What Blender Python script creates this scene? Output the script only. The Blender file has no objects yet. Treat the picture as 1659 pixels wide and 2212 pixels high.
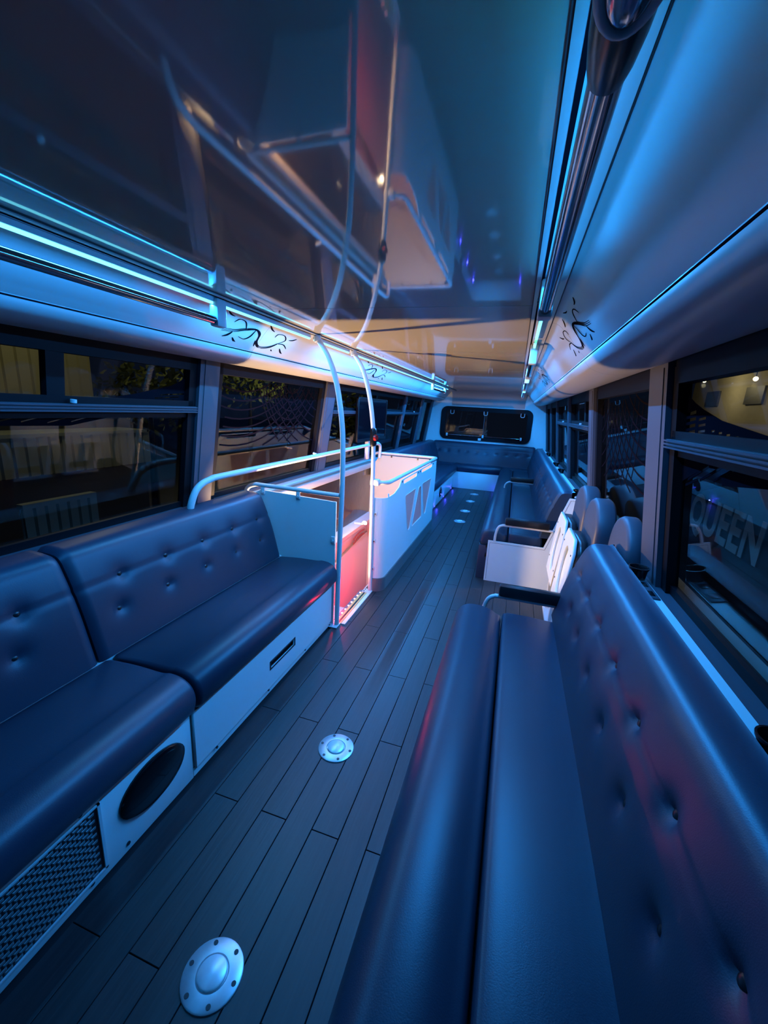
import bpy, bmesh, math, random
from mathutils import Vector, Matrix
random.seed(7)
S = bpy.context.scene
COL = S.collection

# ------------------------------------------------------------------ camera
CAM_ROWS = ((0.9520486239224994, 0.3009555064013578, 0.05503817633222911),
            (0.12500867828807075, -0.21846462395894556, -0.9678047522259571),
            (-0.2792422748079969, 0.9282774322610556, -0.24561099469461115))
cd = bpy.data.cameras.new('camera'); cam = bpy.data.objects.new('camera', cd); COL.objects.link(cam)
cd.sensor_fit = 'VERTICAL'; cd.sensor_height = 22.12; cd.lens = 8.90; cd.clip_start = 0.02; cd.clip_end = 200
r, d, f = [Vector(v) for v in CAM_ROWS]
M = Matrix((( r.x, -d.x, -f.x, 0), (r.y, -d.y, -f.y, 0), (r.z, -d.z, -f.z, 1.5), (0, 0, 0, 1)))
cam.matrix_world = M
S.camera = cam

# ------------------------------------------------------------------ world, exposure
S.view_settings.view_transform = 'Standard'; S.view_settings.look = 'None'
S.view_settings.gamma = 1; S.view_settings.use_curve_mapping = False
S.view_settings.exposure = 0.0
w = bpy.data.worlds.new('night'); S.world = w; w.use_nodes = True
w.node_tree.nodes['Background'].inputs[0].default_value = (0.012, 0.02, 0.05, 1)
w.node_tree.nodes['Background'].inputs[1].default_value = 0.35

# ------------------------------------------------------------------ lamps of the room
def area(name, loc, direction, sx, sy, power, color, spread=math.pi):
    l = bpy.data.lights.new(name, 'AREA'); l.shape = 'RECTANGLE'; l.size = sx; l.size_y = sy
    l.energy = power; l.color = color; l.spread = spread
    o = bpy.data.objects.new(name, l); COL.objects.link(o); o.location = loc
    # local Y runs along the bus
    z = -Vector(direction).normalized(); y = Vector((0, 1, 0)); y = (y - z*y.dot(z)).normalized(); x = y.cross(z)
    o.matrix_world = Matrix(((x.x, y.x, z.x, loc[0]), (x.y, y.y, z.y, loc[1]), (x.z, y.z, z.z, loc[2]), (0, 0, 0, 1)))
    return o
def point(name, loc, power, color, rad=0.02):
    l = bpy.data.lights.new(name, 'POINT'); l.energy = power; l.color = color; l.shadow_soft_size = rad
    o = bpy.data.objects.new(name, l); COL.objects.link(o); o.location = loc; return o
BLUE = (0.02, 0.31, 1.0)
# left strip throws its light outwards and down
area('strip_lamp', (-1.247, 0.75, 1.868), (-0.22, 0, -1), 0.012, 1.6, 12, BLUE)
area('strip_lamp', (-1.247, 2.0, 1.868), (-0.22, 0, -1), 0.012, 0.8, 14, (0.04, 0.4, 1.0))
area('strip_lamp', (-1.247, 5.2, 1.868), (-0.22, 0, -1), 0.012, 5.0, 135, BLUE)
# right strip
area('strip_lamp', (0.043, 0.85, 1.868), (-0.30, 0, -1), 0.012, 1.2, 9, BLUE)
area('strip_lamp', (0.043, 2.05, 1.868), (-0.25, 0, -1), 0.012, 1.0, 42, BLUE)
area('strip_lamp', (0.043, 5.6, 1.868), (-0.10, 0, -1), 0.012, 5.4, 190, BLUE)
# the up light on top of the right grab bar
area('bar_up_lamp', (0.043, 0.95, 1.838), (0, 0, 1), 0.01, 0.8, 0.75, (0.01, 0.30, 0.9))
area('bar_up_lamp', (0.043, 0.16, 1.838), (0, 0, 1), 0.01, 0.6, 2.0, (0.005, 0.6, 0.38))
# warm stair lamp, red step lights plus added red fills, blue floor lights
def spot(name, loc, direction, power, color, ang, blend=0.15, rad=0.02):
    l = bpy.data.lights.new(name, 'SPOT'); l.energy = power; l.color = color; l.spot_size = math.radians(ang); l.spot_blend = blend; l.shadow_soft_size = rad
    o = bpy.data.objects.new(name, l); COL.objects.link(o); o.location = loc
    o.rotation_euler = Vector(direction).to_track_quat('-Z', 'Y').to_euler(); return o
spot('stair_lamp', (-1.62, 2.68, 0.35), (0.10, 0.55, 0.80), 250, (1.0, 0.62, 0.30), 174)
point('stair_lamp_far', (-1.56, 4.45, 0.15), 3.0, (1.0, 0.72, 0.42), 0.02)
area('red_step_lamp', (-1.092, 2.73, -0.12), (-0.75, 0.3, -0.10), 0.01, 0.5, 45.0, (1.0, 0.02, 0.06))
point('red_guard_fill', (-1.10, 2.58, 0.04), 3.5, (1.0, 0.015, 0.05), 0.008)  # hidden red fill added behind the pole to redden the guard's near end
point('red_stair_fill', (-1.35, 4.3, -0.55), 17, (1.0, 0.02, 0.06), 0.03)  # extra red fill added in the well to redden the far stair wall
for x, y in ((-1.04, 6.35), (-1.04, 7.2), (-1.04, 8.1), (-0.25, 8.2)):
    point('floor_blue_lamp', (x, y, 0.05), 0.45, (0.04, 0.04, 1.0), 0.004)

# ------------------------------------------------------------------ materials
def mat(name, col, rough=0.5, metal=0.0, coat=0.0, emis=None, es=0, bump=0.0, bscale=200, var=0.0, vscale=8, ior=1.45, spec=0.5):
    m = bpy.data.materials.new(name); m.use_nodes = True; nt = m.node_tree; b = nt.nodes['Principled BSDF']
    b.inputs['Base Color'].default_value = (*col, 1); b.inputs['Roughness'].default_value = rough
    b.inputs['Metallic'].default_value = metal; b.inputs['Coat Weight'].default_value = coat
    b.inputs['Coat Roughness'].default_value = 0.03; b.inputs['IOR'].default_value = ior
    b.inputs['Specular IOR Level'].default_value = spec
    if emis: b.inputs['Emission Color'].default_value = (*emis, 1); b.inputs['Emission Strength'].default_value = es
    if bump or var:
        tc = nt.nodes.new('ShaderNodeTexCoord')
    if bump:
        n = nt.nodes.new('ShaderNodeTexNoise'); n.inputs['Scale'].default_value = bscale; n.inputs['Detail'].default_value = 3
        bp = nt.nodes.new('ShaderNodeBump'); bp.inputs['Strength'].default_value = bump; bp.inputs['Distance'].default_value = 0.002
        nt.links.new(tc.outputs['Object'], n.inputs['Vector']); nt.links.new(n.outputs['Fac'], bp.inputs['Height'])
        nt.links.new(bp.outputs['Normal'], b.inputs['Normal'])
    if var:
        n = nt.nodes.new('ShaderNodeTexNoise'); n.inputs['Scale'].default_value = vscale; n.inputs['Detail'].default_value = 4
        cr = nt.nodes.new('ShaderNodeMix'); cr.data_type = 'RGBA'
        cr.inputs[6].default_value = (*[c*(1-var) for c in col], 1); cr.inputs[7].default_value = (*[min(1, c*(1+var)) for c in col], 1)
        nt.links.new(tc.outputs['Object'], n.inputs['Vector']); nt.links.new(n.outputs['Fac'], cr.inputs[0])
        nt.links.new(cr.outputs[2], b.inputs['Base Color'])
    return m
LEATHER = mat('navy_leather', (0.016, 0.029, 0.052), 0.40, bump=0.15, bscale=350, var=0.12, vscale=3)
LEATHER2 = mat('grey_leather', (0.042, 0.048, 0.066), 0.5, bump=0.15, bscale=350)
BLACKPAD = mat('black_vinyl', (0.012, 0.012, 0.014), 0.3)
WHITE = mat('white_laminate', (0.60, 0.66, 0.66), 0.35, bump=0.05, bscale=500)
CREAM = mat('cream_board', (0.46, 0.43, 0.34), 0.45)
CEIL = mat('gloss_ceiling', (0.38, 0.355, 0.29), 0.045, ior=1.5, var=0.02, vscale=2)
COVE = mat('cove_plastic', (0.34, 0.34, 0.34), 0.30)
CHANNEL = mat('strip_channel', (0.38, 0.38, 0.38), 0.3)
DARK = mat('dark_gap', (0.008, 0.008, 0.01), 0.6)
CHROME = mat('chrome', (0.26, 0.26, 0.28), 0.12, metal=1)
BRACK = mat('bracket_grey', (0.55, 0.58, 0.60), 0.35)
PAINT = mat('white_tube_paint', (0.50, 0.52, 0.53), 0.28)
PILLAR = mat('pillar_grey', (0.055, 0.058, 0.075), 0.45)
FRAME = mat('window_frame_black', (0.005, 0.005, 0.007), 0.5, spec=0.15)
BLACK = mat('black_plastic', (0.006, 0.006, 0.007), 0.25)
ALU = mat('brushed_steel', (0.55, 0.56, 0.58), 0.38, metal=0.7, var=0.18, vscale=40)
ALUD = mat('steel_hub', (0.75, 0.77, 0.78), 0.35, metal=0.3, var=0.1, vscale=60)
SCREW = mat('screw_dark', (0.02, 0.02, 0.025), 0.4)
BROWN = mat('gloss_brown_wall', (0.028, 0.018, 0.017), 0.05, bump=1.0, bscale=7, ior=1.16)
BEIGE = mat('beige_ledge', (0.34, 0.29, 0.25), 0.4)
STAIR = mat('stair_shell', (0.48, 0.44, 0.44), 0.4)
GOLD = mat('brass_strip', (0.62, 0.40, 0.12), 0.5, metal=0.2)
INK = mat('black_print', (0.006, 0.005, 0.008), 0.9, spec=0.0)
REDINK = mat('red_print', (0.35, 0.02, 0.03), 0.5)
SKIRT = mat('dark_kick_skirt', (0.10, 0.11, 0.12), 0.45)
GRILLE = mat('grille_metal', (0.22, 0.23, 0.24), 0.35, metal=0.5)
SPK = mat('speaker_gloss', (0.004, 0.004, 0.005), 0.12)
FROST = mat('frosted_insert', (0.55, 0.42, 0.40), 0.55)
FROST.node_tree.nodes['Principled BSDF'].inputs['Transmission Weight'].default_value = 0.5
SCRN = mat('screen_glass', (0.003, 0.003, 0.005), 0.08)
LENSRED = mat('red_lens', (0.25, 0.01, 0.01), 0.2)
LEDB = mat('strip_glow', (0.1, 0.1, 0.1), 0.4, emis=(0.16, 0.80, 1.0), es=2.6)
LEDG = mat('strip_glow_green', (0.1, 0.1, 0.1), 0.4, emis=(0.12, 1.0, 0.25), es=0.9)
LEDR = mat('red_led', (0.1, 0.1, 0.1), 0.4, emis=(1.0, 0.25, 0.3), es=6)
LEDV = mat('blue_led', (0.1, 0.1, 0.1), 0.4, emis=(0.10, 0.08, 1.0), es=3)
LAMPW = mat('warm_lens', (0.3, 0.3, 0.3), 0.4, emis=(1.0, 0.75, 0.42), es=14)
# wood plank
def plank_mat():
    m = bpy.data.materials.new('grey_wood_plank'); m.use_nodes = True; nt = m.node_tree; b = nt.nodes['Principled BSDF']
    tc = nt.nodes.new('ShaderNodeTexCoord'); mp = nt.nodes.new('ShaderNodeMapping'); mp.inputs['Scale'].default_value = (38, 2.2, 30)
    n = nt.nodes.new('ShaderNodeTexNoise'); n.inputs['Scale'].default_value = 2.0; n.inputs['Detail'].default_value = 6; n.inputs['Distortion'].default_value = 0.8
    oi = nt.nodes.new('ShaderNodeObjectInfo')
    rr = nt.nodes.new('ShaderNodeValToRGB'); rr.color_ramp.elements[0].position = 0.3; rr.color_ramp.elements[1].position = 0.75
    rr.color_ramp.elements[0].color = (0.018, 0.017, 0.019, 1); rr.color_ramp.elements[1].color = (0.031, 0.028, 0.030, 1)
    mx = nt.nodes.new('ShaderNodeMix'); mx.data_type = 'RGBA'; mx.blend_type = 'MULTIPLY'; mx.inputs[0].default_value = 1
    mr = nt.nodes.new('ShaderNodeMapRange'); mr.inputs['To Min'].default_value = 0.8; mr.inputs['To Max'].default_value = 1.1
    nt.links.new(tc.outputs['Generated'], mp.inputs['Vector']); nt.links.new(mp.outputs[0], n.inputs['Vector'])
    mp.inputs['Scale'].default_value = (5, 2.5, 1)
    nt.links.new(n.outputs['Fac'], rr.inputs[0]); nt.links.new(oi.outputs['Random'], mr.inputs[0])
    nt.links.new(rr.outputs[0], mx.inputs[6]); nt.links.new(mr.outputs[0], mx.inputs[7]); nt.links.new(mx.outputs[2], b.inputs['Base Color'])
    bp = nt.nodes.new('ShaderNodeBump'); bp.inputs['Strength'].default_value = 0.25; bp.inputs['Distance'].default_value = 0.002
    nt.links.new(n.outputs['Fac'], bp.inputs['Height']); nt.links.new(bp.outputs[0], b.inputs['Normal'])
    b.inputs['Roughness'].default_value = 0.42
    return m
PLANK = plank_mat()
def glass_mat(name, tint, ior=1.38):
    m = bpy.data.materials.new(name); m.use_nodes = True; nt = m.node_tree; nt.nodes.clear()
    o = nt.nodes.new('ShaderNodeOutputMaterial'); mx = nt.nodes.new('ShaderNodeMixShader'); fr = nt.nodes.new('ShaderNodeFresnel')
    t = nt.nodes.new('ShaderNodeBsdfTransparent'); g = nt.nodes.new('ShaderNodeBsdfGlossy')
    ge = nt.nodes.new('ShaderNodeNewGeometry'); mr = nt.nodes.new('ShaderNodeMapRange')   # a thin pane reflects alike from both faces
    mr.inputs['To Min'].default_value = ior; mr.inputs['To Max'].default_value = 1/ior
    nt.links.new(ge.outputs['Backfacing'], mr.inputs[0]); nt.links.new(mr.outputs[0], fr.inputs['IOR']); t.inputs['Color'].default_value = (*tint, 1); g.inputs['Roughness'].default_value = 0.0
    nt.links.new(fr.outputs[0], mx.inputs[0]); nt.links.new(t.outputs[0], mx.inputs[1]); nt.links.new(g.outputs[0], mx.inputs[2]); nt.links.new(mx.outputs[0], o.inputs[0])
    return m
GLASS = glass_mat('tinted_glass', (0.70, 0.72, 0.69))

# ------------------------------------------------------------------ mesh helpers
class MB:
    def __init__(s): s.v = []; s.f = []
    def add(s, vs, fs):
        n = len(s.v); s.v += [tuple(v) for v in vs]; s.f += [tuple(i+n for i in q) for q in fs]; return s
    def box(s, x0, x1, y0, y1, z0, z1, b=0.0):
        if b <= 0:
            return s.add([(x, y, z) for x in (x0, x1) for y in (y0, y1) for z in (z0, z1)],
                  [(0,1,3,2),(4,6,7,5),(0,4,5,1),(2,3,7,6),(0,2,6,4),(1,5,7,3)])
        bm = bmesh.new(); bmesh.ops.create_cube(bm, size=1)
        for v in bm.verts: v.co = Vector(((x0+x1)/2+v.co.x*(x1-x0), (y0+y1)/2+v.co.y*(y1-y0), (z0+z1)/2+v.co.z*(z1-z0)))
        bmesh.ops.bevel(bm, geom=bm.edges[:], offset=b, segments=2, affect='EDGES', profile=0.5)
        bm.verts.index_update()
        s.add([v.co[:] for v in bm.verts], [[v.index for v in q.verts] for q in bm.faces]); bm.free(); return s
    def tube(s, pts, r, n=12, caps=True, up=(0.0, 0.0, 1.0)):
        P = [Vector(p) for p in pts]; rs = r if isinstance(r, (list, tuple)) else [r]*len(P)
        vs = []; prev = None
        for i, p in enumerate(P):
            t = (P[min(i+1, len(P)-1)] - P[max(i-1, 0)]).normalized()
            if prev is None:
                u = Vector(up); u = u - t*u.dot(t)
                if u.length < 1e-3: u = Vector((1, 0, 0)); u = u - t*u.dot(t)
            else: u = prev - t*prev.dot(t)
            u.normalize(); prev = u; wv = t.cross(u)
            for k in range(n):
                a = 2*math.pi*k/n; vs.append(p + (u*math.cos(a)+wv*math.sin(a))*rs[i])
        fs = [(i*n+k, i*n+(k+1)%n, (i+1)*n+(k+1)%n, (i+1)*n+k) for i in range(len(P)-1) for k in range(n)]
        if caps: fs += [tuple(range(n-1, -1, -1)), tuple((len(P)-1)*n+k for k in range(n))]
        return s.add(vs, fs)
    def cyl(s, p0, p1, r, n=20): return s.tube([p0, p1], r, n)
    def prism_y(s, prof, y0, y1):      # closed xz polygon extruded along y
        n = len(prof); vs = [(x, y0, z) for x, z in prof] + [(x, y1, z) for x, z in prof]
        fs = [(i, (i+1)%n, n+(i+1)%n, n+i) for i in range(n)] + [tuple(range(n-1, -1, -1)), tuple(range(n, 2*n))]
        return s.add(vs, fs)
    def prism_x(s, prof, x0, x1):      # closed yz polygon
        n = len(prof); vs = [(x0, y, z) for y, z in prof] + [(x1, y, z) for y, z in prof]
        fs = [(i, (i+1)%n, n+(i+1)%n, n+i) for i in range(n)] + [tuple(range(n-1, -1, -1)), tuple(range(n, 2*n))]
        return s.add(vs, fs)
    def sheet_y(s, prof, y0, y1, th=0.006, ny=1):   # open profile with thickness (offset outward, up)
        n = len(prof); nrm = []
        for i in range(n):
            a = Vector(prof[min(i+1, n-1)]) - Vector(prof[max(i-1, 0)]); q = Vector((-a.y, a.x)).normalized()
            if q.y < 0 and abs(q.y) > 1e-6: q = -q
            nrm.append(q)
        back = [(prof[i][0]+nrm[i].x*th, prof[i][1]+nrm[i].y*th) for i in range(n)]
        return s.prism_y(list(prof)+back[::-1], y0, y1)
    def build(s, name, m, parent=None, smooth=40):
        me = bpy.data.meshes.new(name); me.from_pydata(s.v, [], s.f); me.update()
        bm = bmesh.new(); bm.from_mesh(me); bmesh.ops.recalc_face_normals(bm, faces=bm.faces[:]); bm.to_mesh(me); bm.free()
        if smooth:
            me.shade_smooth(); me.set_sharp_from_angle(angle=math.radians(smooth))
        me.materials.append(m)
        return link(name, me, parent)
def link(name, me, parent=None):
    o = bpy.data.objects.new(name, me); COL.objects.link(o)
    if parent is not None:
        o.parent = parent; o.matrix_parent_inverse = wm(parent).inverted()
    return o
def wm(o):
    m = Matrix.Translation(o.location) @ o.rotation_euler.to_matrix().to_4x4()
    return (wm(o.parent) @ o.matrix_parent_inverse @ m) if o.parent else m
def tag(o, label, cat, group=None, kind=None):
    if label: o['label'] = label
    if cat: o['category'] = cat
    if group: o['group'] = group
    if kind: o['kind'] = kind
    return o
def thing(name, label, cat, loc, group=None):
    o = bpy.data.objects.new(name, None); COL.objects.link(o); o.location = loc; o.empty_display_size = 0.05
    return tag(o, label, cat, group)
def struct(o, label=None):
    o['kind'] = 'structure'
    if label: o['label'] = label
    return o
def copy_tree(o, dx, parent=None):
    c = o.copy(); COL.objects.link(c)
    if parent is None: c.location = Vector(o.location) + Vector(dx)
    else: c.parent = parent; c.matrix_parent_inverse = o.matrix_parent_inverse.copy()
    for ch in [q for q in list(bpy.data.objects) if q.parent == o]: copy_tree(ch, (0, 0, 0), c)
    return c
def cat_rom(pts, n=5):
    out = []; P = [Vector(p) for p in pts]
    for i in range(len(P)-1):
        p0 = P[max(i-1, 0)]; p1 = P[i]; p2 = P[i+1]; p3 = P[min(i+2, len(P)-1)]
        for k in range(n):
            t = k/n
            out.append(0.5*((2*p1)+(p2-p0)*t+(2*p0-5*p1+4*p2-p3)*t*t+(3*p1-p0-3*p2+p3)*t**3))
    out.append(P[-1]); return [tuple(v) for v in out]
def curve_plate(name, loops, th, place, m, parent=None, bevel=0.0):
    """flat plate with holes: loops are 2D polygons (outer first), place maps (a,b,c) to the world"""
    cu = bpy.data.curves.new(name, 'CURVE'); cu.dimensions = '2D'; cu.fill_mode = 'BOTH'; cu.extrude = th/2; cu.bevel_depth = bevel
    for lp in loops:
        sp = cu.splines.new('POLY'); sp.points.add(len(lp)-1); sp.use_cyclic_u = True
        for i, (a, b) in enumerate(lp): sp.points[i].co = (a, b, 0, 1)
    return _curve_to(cu, name, place, m, parent)
def _curve_to(cu, name, place, m, parent):
    t = bpy.data.objects.new('tmp', cu); COL.objects.link(t)
    dg = bpy.context.evaluated_depsgraph_get(); me = bpy.data.meshes.new_from_object(t.evaluated_get(dg))
    bpy.data.objects.remove(t); bpy.data.curves.remove(cu)
    for v in me.vertices: v.co = place(*v.co)
    bm = bmesh.new(); bm.from_mesh(me); bmesh.ops.remove_doubles(bm, verts=bm.verts[:], dist=1e-5); bmesh.ops.recalc_face_normals(bm, faces=bm.faces[:]); bm.to_mesh(me); bm.free()
    me.name = name; me.materials.clear(); me.materials.append(m); return link(name, me, parent)
def rrect(a0, a1, b0, b1, r, n=5):
    out = []
    for (cx, cy, s) in ((a1-r, b1-r, 0), (a0+r, b1-r, 90), (a0+r, b0+r, 180), (a1-r, b0+r, 270)):
        for k in range(n+1):
            t = math.radians(s+90*k/n); out.append((cx+r*math.cos(t), cy+r*math.sin(t)))
    return out
def round_poly(pts, r, n=4):
    out = []; N = len(pts)
    for i in range(N):
        p = Vector(pts[i]); a = (Vector(pts[i-1])-p); b = (Vector(pts[(i+1)%N])-p)
        q = min(r, a.length*0.45, b.length*0.45); A = p+a.normalized()*q; B = p+b.normalized()*q
        for k in range(n+1):
            t = k/n; out.append(tuple((1-t)**2*A+2*t*(1-t)*p+t*t*B))
    return out

CX = -0.60                                    # centre line of the bus
def U(u, side): return CX + side*u            # side: -1 left, +1 right
def uin(z): return 1.22 - (z-0.85)*0.141      # inner face of the pillars
Y0, Y1 = -1.7, 8.85
ZC = 1.905

# ================================================================== structure
# floor
fb = MB(); fb.box(-1.049, 0.72, Y0, 8.95, -0.10, -0.012); fb.box(-1.90, -1.049, Y0, 2.425, -0.10, -0.012); fb.box(-1.90, -1.049, 5.22, 8.95, -0.10, -0.012)
floor = struct(fb.build('floor', DARK, smooth=0), 'dark wooden plank floor of the bus aisle')
PW, PL = 0.105, 0.96
def plank_mesh(wd, ln):
    m = MB().box(-wd/2+0.0012, wd/2-0.0012, 0.0012, ln-0.0012, -0.012, 0.0)
    me = bpy.data.meshes.new('plank'); me.from_pydata(m.v, [], m.f); me.update()
    bm = bmesh.new(); bm.from_mesh(me); bmesh.ops.recalc_face_normals(bm, faces=bm.faces[:])
    top = [e for e in bm.edges if all(v.co.z > -0.001 for v in e.verts)]
    bmesh.ops.bevel(bm, geom=top, offset=0.0012, segments=1, affect='EDGES'); bm.to_mesh(me); bm.free()
    me.materials.append(PLANK); return me
pm = plank_mesh(PW, PL)
for k in range(-8, 8):
    xc = -0.21 - PW*(k+0.5)
    ys = (1.06 if k % 2 == 0 else 1.54) - 3*PL
    while ys < 8.9:
        a, b = max(ys, Y0), min(ys+PL, 8.9)
        if b-a > 0.05:
            me = pm if (b-a > PL-1e-4) else plank_mesh(PW, b-a)
            o = link('plank', me, floor); o.location = (xc, a, 0)
        ys += PL
# ceiling
cm = MB().box(U(0.61, -1), U(0.61, 1), Y0, 8.75, ZC+0.012, ZC+0.04)
ceil = struct(cm.build('ceiling', DARK, smooth=0), 'glossy panelled ceiling')
for a, b in ((Y0, 1.79), (1.79, 3.08), (3.08, 4.37), (4.37, 5.66), (5.66, 6.95), (6.95, 8.35)):
    MB().box(U(0.600, -1), U(0.600, 1), a+0.0025, b-0.0025, ZC, ZC+0.01).build('ceiling_panel', CEIL, ceil, smooth=0)
# rear end of the ceiling curves down into the rear wall
rc = cat_rom([(8.35, ZC), (8.55, ZC-0.006), (8.72, ZC-0.05), (8.82, ZC-0.15), (8.85, ZC-0.28)], 5)
prof = rc + [(y+0.03, z+0.03) for y, z in rc[::-1]]
MB().prism_x(prof, U(0.72, -1), U(0.72, 1)).build('rear_dome', COVE, ceil)
# coves and valances per side
for side, nm in ((-1, 'left'), (1, 'right')):
    A = [(U(u, side), z) for u, z in cat_rom([(0.695, 1.902), (0.725, 1.893), (0.775, 1.845), (0.81, 1.803), (0.852, 1.760)], 5)]
    B = [(U(u, side), z) for u, z in cat_rom([(0.849, 1.772), (0.857, 1.742), (0.882, 1.716), (0.93, 1.698), (0.99, 1.692), (1.05, 1.698), (1.095, 1.716), (1.12, 1.75)], 5)]
    ch = [(U(0.604, side), 1.897), (U(0.691, side), 1.897)]
    t1 = struct(MB().sheet_y(ch, Y0, 8.7, 0.01).build('trim_%d' % (1 if side < 0 else 2), CHANNEL), 'flat strip channel along the %s edge of the ceiling' % nm)
    MB().box(min(U(0.600, side), U(0.6045, side)), max(U(0.600, side), U(0.6045, side)), Y0, 8.7, ZC-0.004, ZC+0.008).build('groove', DARK, t1)
    MB().box(min(U(0.691, side), U(0.694, side)), max(U(0.691, side), U(0.694, side)), Y0, 8.7, ZC-0.006, ZC+0.004).build('groove', DARK, t1)
    MB().box(min(U(0.618, side), U(0.626, side)), max(U(0.618, side), U(0.626, side)), Y0, 8.7, 1.8955, 1.898).build('lip', INK, t1)
    c1 = struct(MB().add([], []).build('trim_%d' % (3 if side < 0 else 4), COVE), None) if False else None
    root = bpy.data.objects.new('trim_%d' % (3 if side < 0 else 4), None); COL.objects.link(root); struct(root, 'curved white cove along the %s of the ceiling' % nm)
    js = (Y0, 0.2, 2.10, 3.80, 5.6, 7.2, 8.72)
    for a, b in zip(js[:-1], js[1:]):
        MB().sheet_y(A, a+0.001, b-0.001, 0.008).build('cove_panel', COVE, root, 60)
        MB().sheet_y(B, a+0.001, b-0.001, 0.008).build('valance_panel', COVE, root, 60)
    MB().tube([(U(0.8535, side), Y0, 1.7565), (U(0.8535, side), 8.7, 1.7565)], 0.0032, 8).build('seam_strip', INK, root)
# walls, pillars and windows
def wall_pt(side, y, z, off=0.0): return (U(uin(z)+off, side), y, z)
def wslab(side, y0, y1, z0, z1, a, b):   # slab following the lean, from offset a to b outward
    m = MB(); vs = []
    for off in (a, b):
        for y in (y0, y1):
            for z in (z0, z1): vs.append(wall_pt(side, y, z, off))
    return m.add(vs, [(0,1,3,2),(4,6,7,5),(0,4,5,1),(2,3,7,6),(0,2,6,4),(1,5,7,3)])
SILL = 0.855
WIN = {-1: [(-1.55, -0.25), (-0.05, 1.97), (2.17, 3.62), (3.86, 6.50), (6.66, 7.72), (7.92, 8.62)],
        1: [(-1.55, -0.15), (0.05, 1.80), (2.06, 3.38), (3.62, 4.92), (5.10, 6.36), (6.54, 7.56), (7.72, 8.62)]}
wn = 0
for side, nm in ((-1, 'left'), (1, 'right')):
    lo = MB()
    if side < 0:
        for a, b in ((Y0, 2.42), (5.2, 8.9)): lo.box(-1.93, -1.84, a, b, -0.1, SILL-0.02)
        lo.box(-1.93, -1.84, 2.42, 5.2, 0.75, SILL-0.02)
    else: lo.box(0.70, 0.78, Y0, 8.9, -0.1, SILL-0.02)
    W_ = struct(lo.build('wall_'+nm, WHITE, smooth=0), 'side wall of the bus with window pillars, %s side' % nm)
    # sill board
    s0, s1 = (0.600, 0.715) if side > 0 else (-1.93, -1.825)
    MB().box(s0, s1, Y0, 8.84, SILL-0.02, SILL).build('sill_board', PILLAR, W_)
    wslab(side, Y0, 8.84, 1.655, 1.76, 0.03, 0.09).build('header', FRAME, W_, 0)
    ws = WIN[side]
    edges = [(Y0, ws[0][0])] + [(ws[i][1], ws[i+1][0]) for i in range(len(ws)-1)] + [(ws[-1][1], 8.84)]
    for a, b in edges:
        p = wslab(side, a+0.02, b-0.02, SILL, 1.73, 0.0, 0.07).build('pillar', PILLAR, W_, 0)
        wslab(side, a+0.055, a+0.06, SILL+0.002, 1.70, -0.004, 0.01).build('pillar_bead', PILLAR, p, 0)
    for i, (a, b) in enumerate(ws):
        wn += 1
        root = bpy.data.objects.new('window_%d' % wn, None); COL.objects.link(root); root.location = wall_pt(side, (a+b)/2, SILL, 0.06)
        struct(root, 'tinted side window in black frame, %s side' % nm)
        g0, g1 = 0.045, 0.062
        fr = MB()
        for q in (wslab(side, a-0.03, a+0.035, SILL, 1.70, 0.02, g1), wslab(side, b-0.035, b+0.03, SILL, 1.70, 0.02, g1),
                  wslab(side, a, b, 1.64, 1.72, 0.02, g1), wslab(side, a, b, SILL, SILL+0.035, 0.035, g1)): fr.add(q.v, q.f)
        fr.build('window_frame', FRAME, root, 0)
        wslab(side, a, b, SILL+0.02, 1.70, 0.052, 0.056).build('pane', GLASS, root, 0)
        if (side, i) in ((-1, 1), (1, 1), (-1, 3), (1, 3), (1, 4), (-1, 4)):
            cb = wslab(side, a-0.01, b+0.01, 1.415, 1.445, 0.005, 0.05)
            for z in (1.412, 1.424, 1.436): 
                q = wslab(side, a-0.012, b+0.012, z, z+0.006, -0.004, 0.01); cb.add(q.v, q.f)
            cb.build('crossbar', PILLAR, root, 0)
            yc = 1.23 if (side, i) == (-1, 1) else ((a+b)/2 if side < 0 else a+0.35)
            wslab(side, yc-0.035, yc+0.035, 1.44, 1.66, 0.025, 0.06).build('mullion', FRAME, root, 0)
            fm = MB()
            for q in (wslab(side, a, b, 1.445, 1.475, 0.02, 0.06), wslab(side, a, b, 1.385, 1.415, 0.03, 0.06)): fm.add(q.v, q.f)
            fm.build('window_frame', FRAME, root, 0)
            MB().cyl(wall_pt(side, yc+0.05, 1.449, 0.0), wall_pt(side, yc+0.05, 1.462, 0.0), 0.012, 10).build('latch', BRACK, root)
# black netting print on some panes
def film(side, a, b, z0, z1, fam, root_name, thk=0.005):
    m = MB()
    for (cy, cz, r0, r1, dr, sq) in fam:
        rr_ = r0
        while rr_ < r1:
            seg = []; n = 72
            for k in range(n+1):
                t = 2*math.pi*k/n; y = cy+rr_*math.cos(t); z = cz+rr_*sq*math.sin(t)
                if a+0.04 < y < b-0.04 and z0 < z < z1: seg.append((y, z, t))
                else:
                    if len(seg) > 1: _rib(m, side, seg, thk)
                    seg = []
            if len(seg) > 1: _rib(m, side, seg, thk)
            rr_ += dr
    return m.build('window_film', INK, bpy.data.objects[root_name], 0)
def _rib(m, side, seg, thk):
    vs = []; n = len(seg)
    for y, z, t in seg:
        for s in (-1, 1):
            yy = y+s*thk*math.cos(t); zz = z+s*thk*math.sin(t)
            vs.append(wall_pt(side, yy, zz, 0.0505))
    m.add(vs, [(2*i, 2*i+1, 2*i+3, 2*i+2) for i in range(n-1)])
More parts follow.
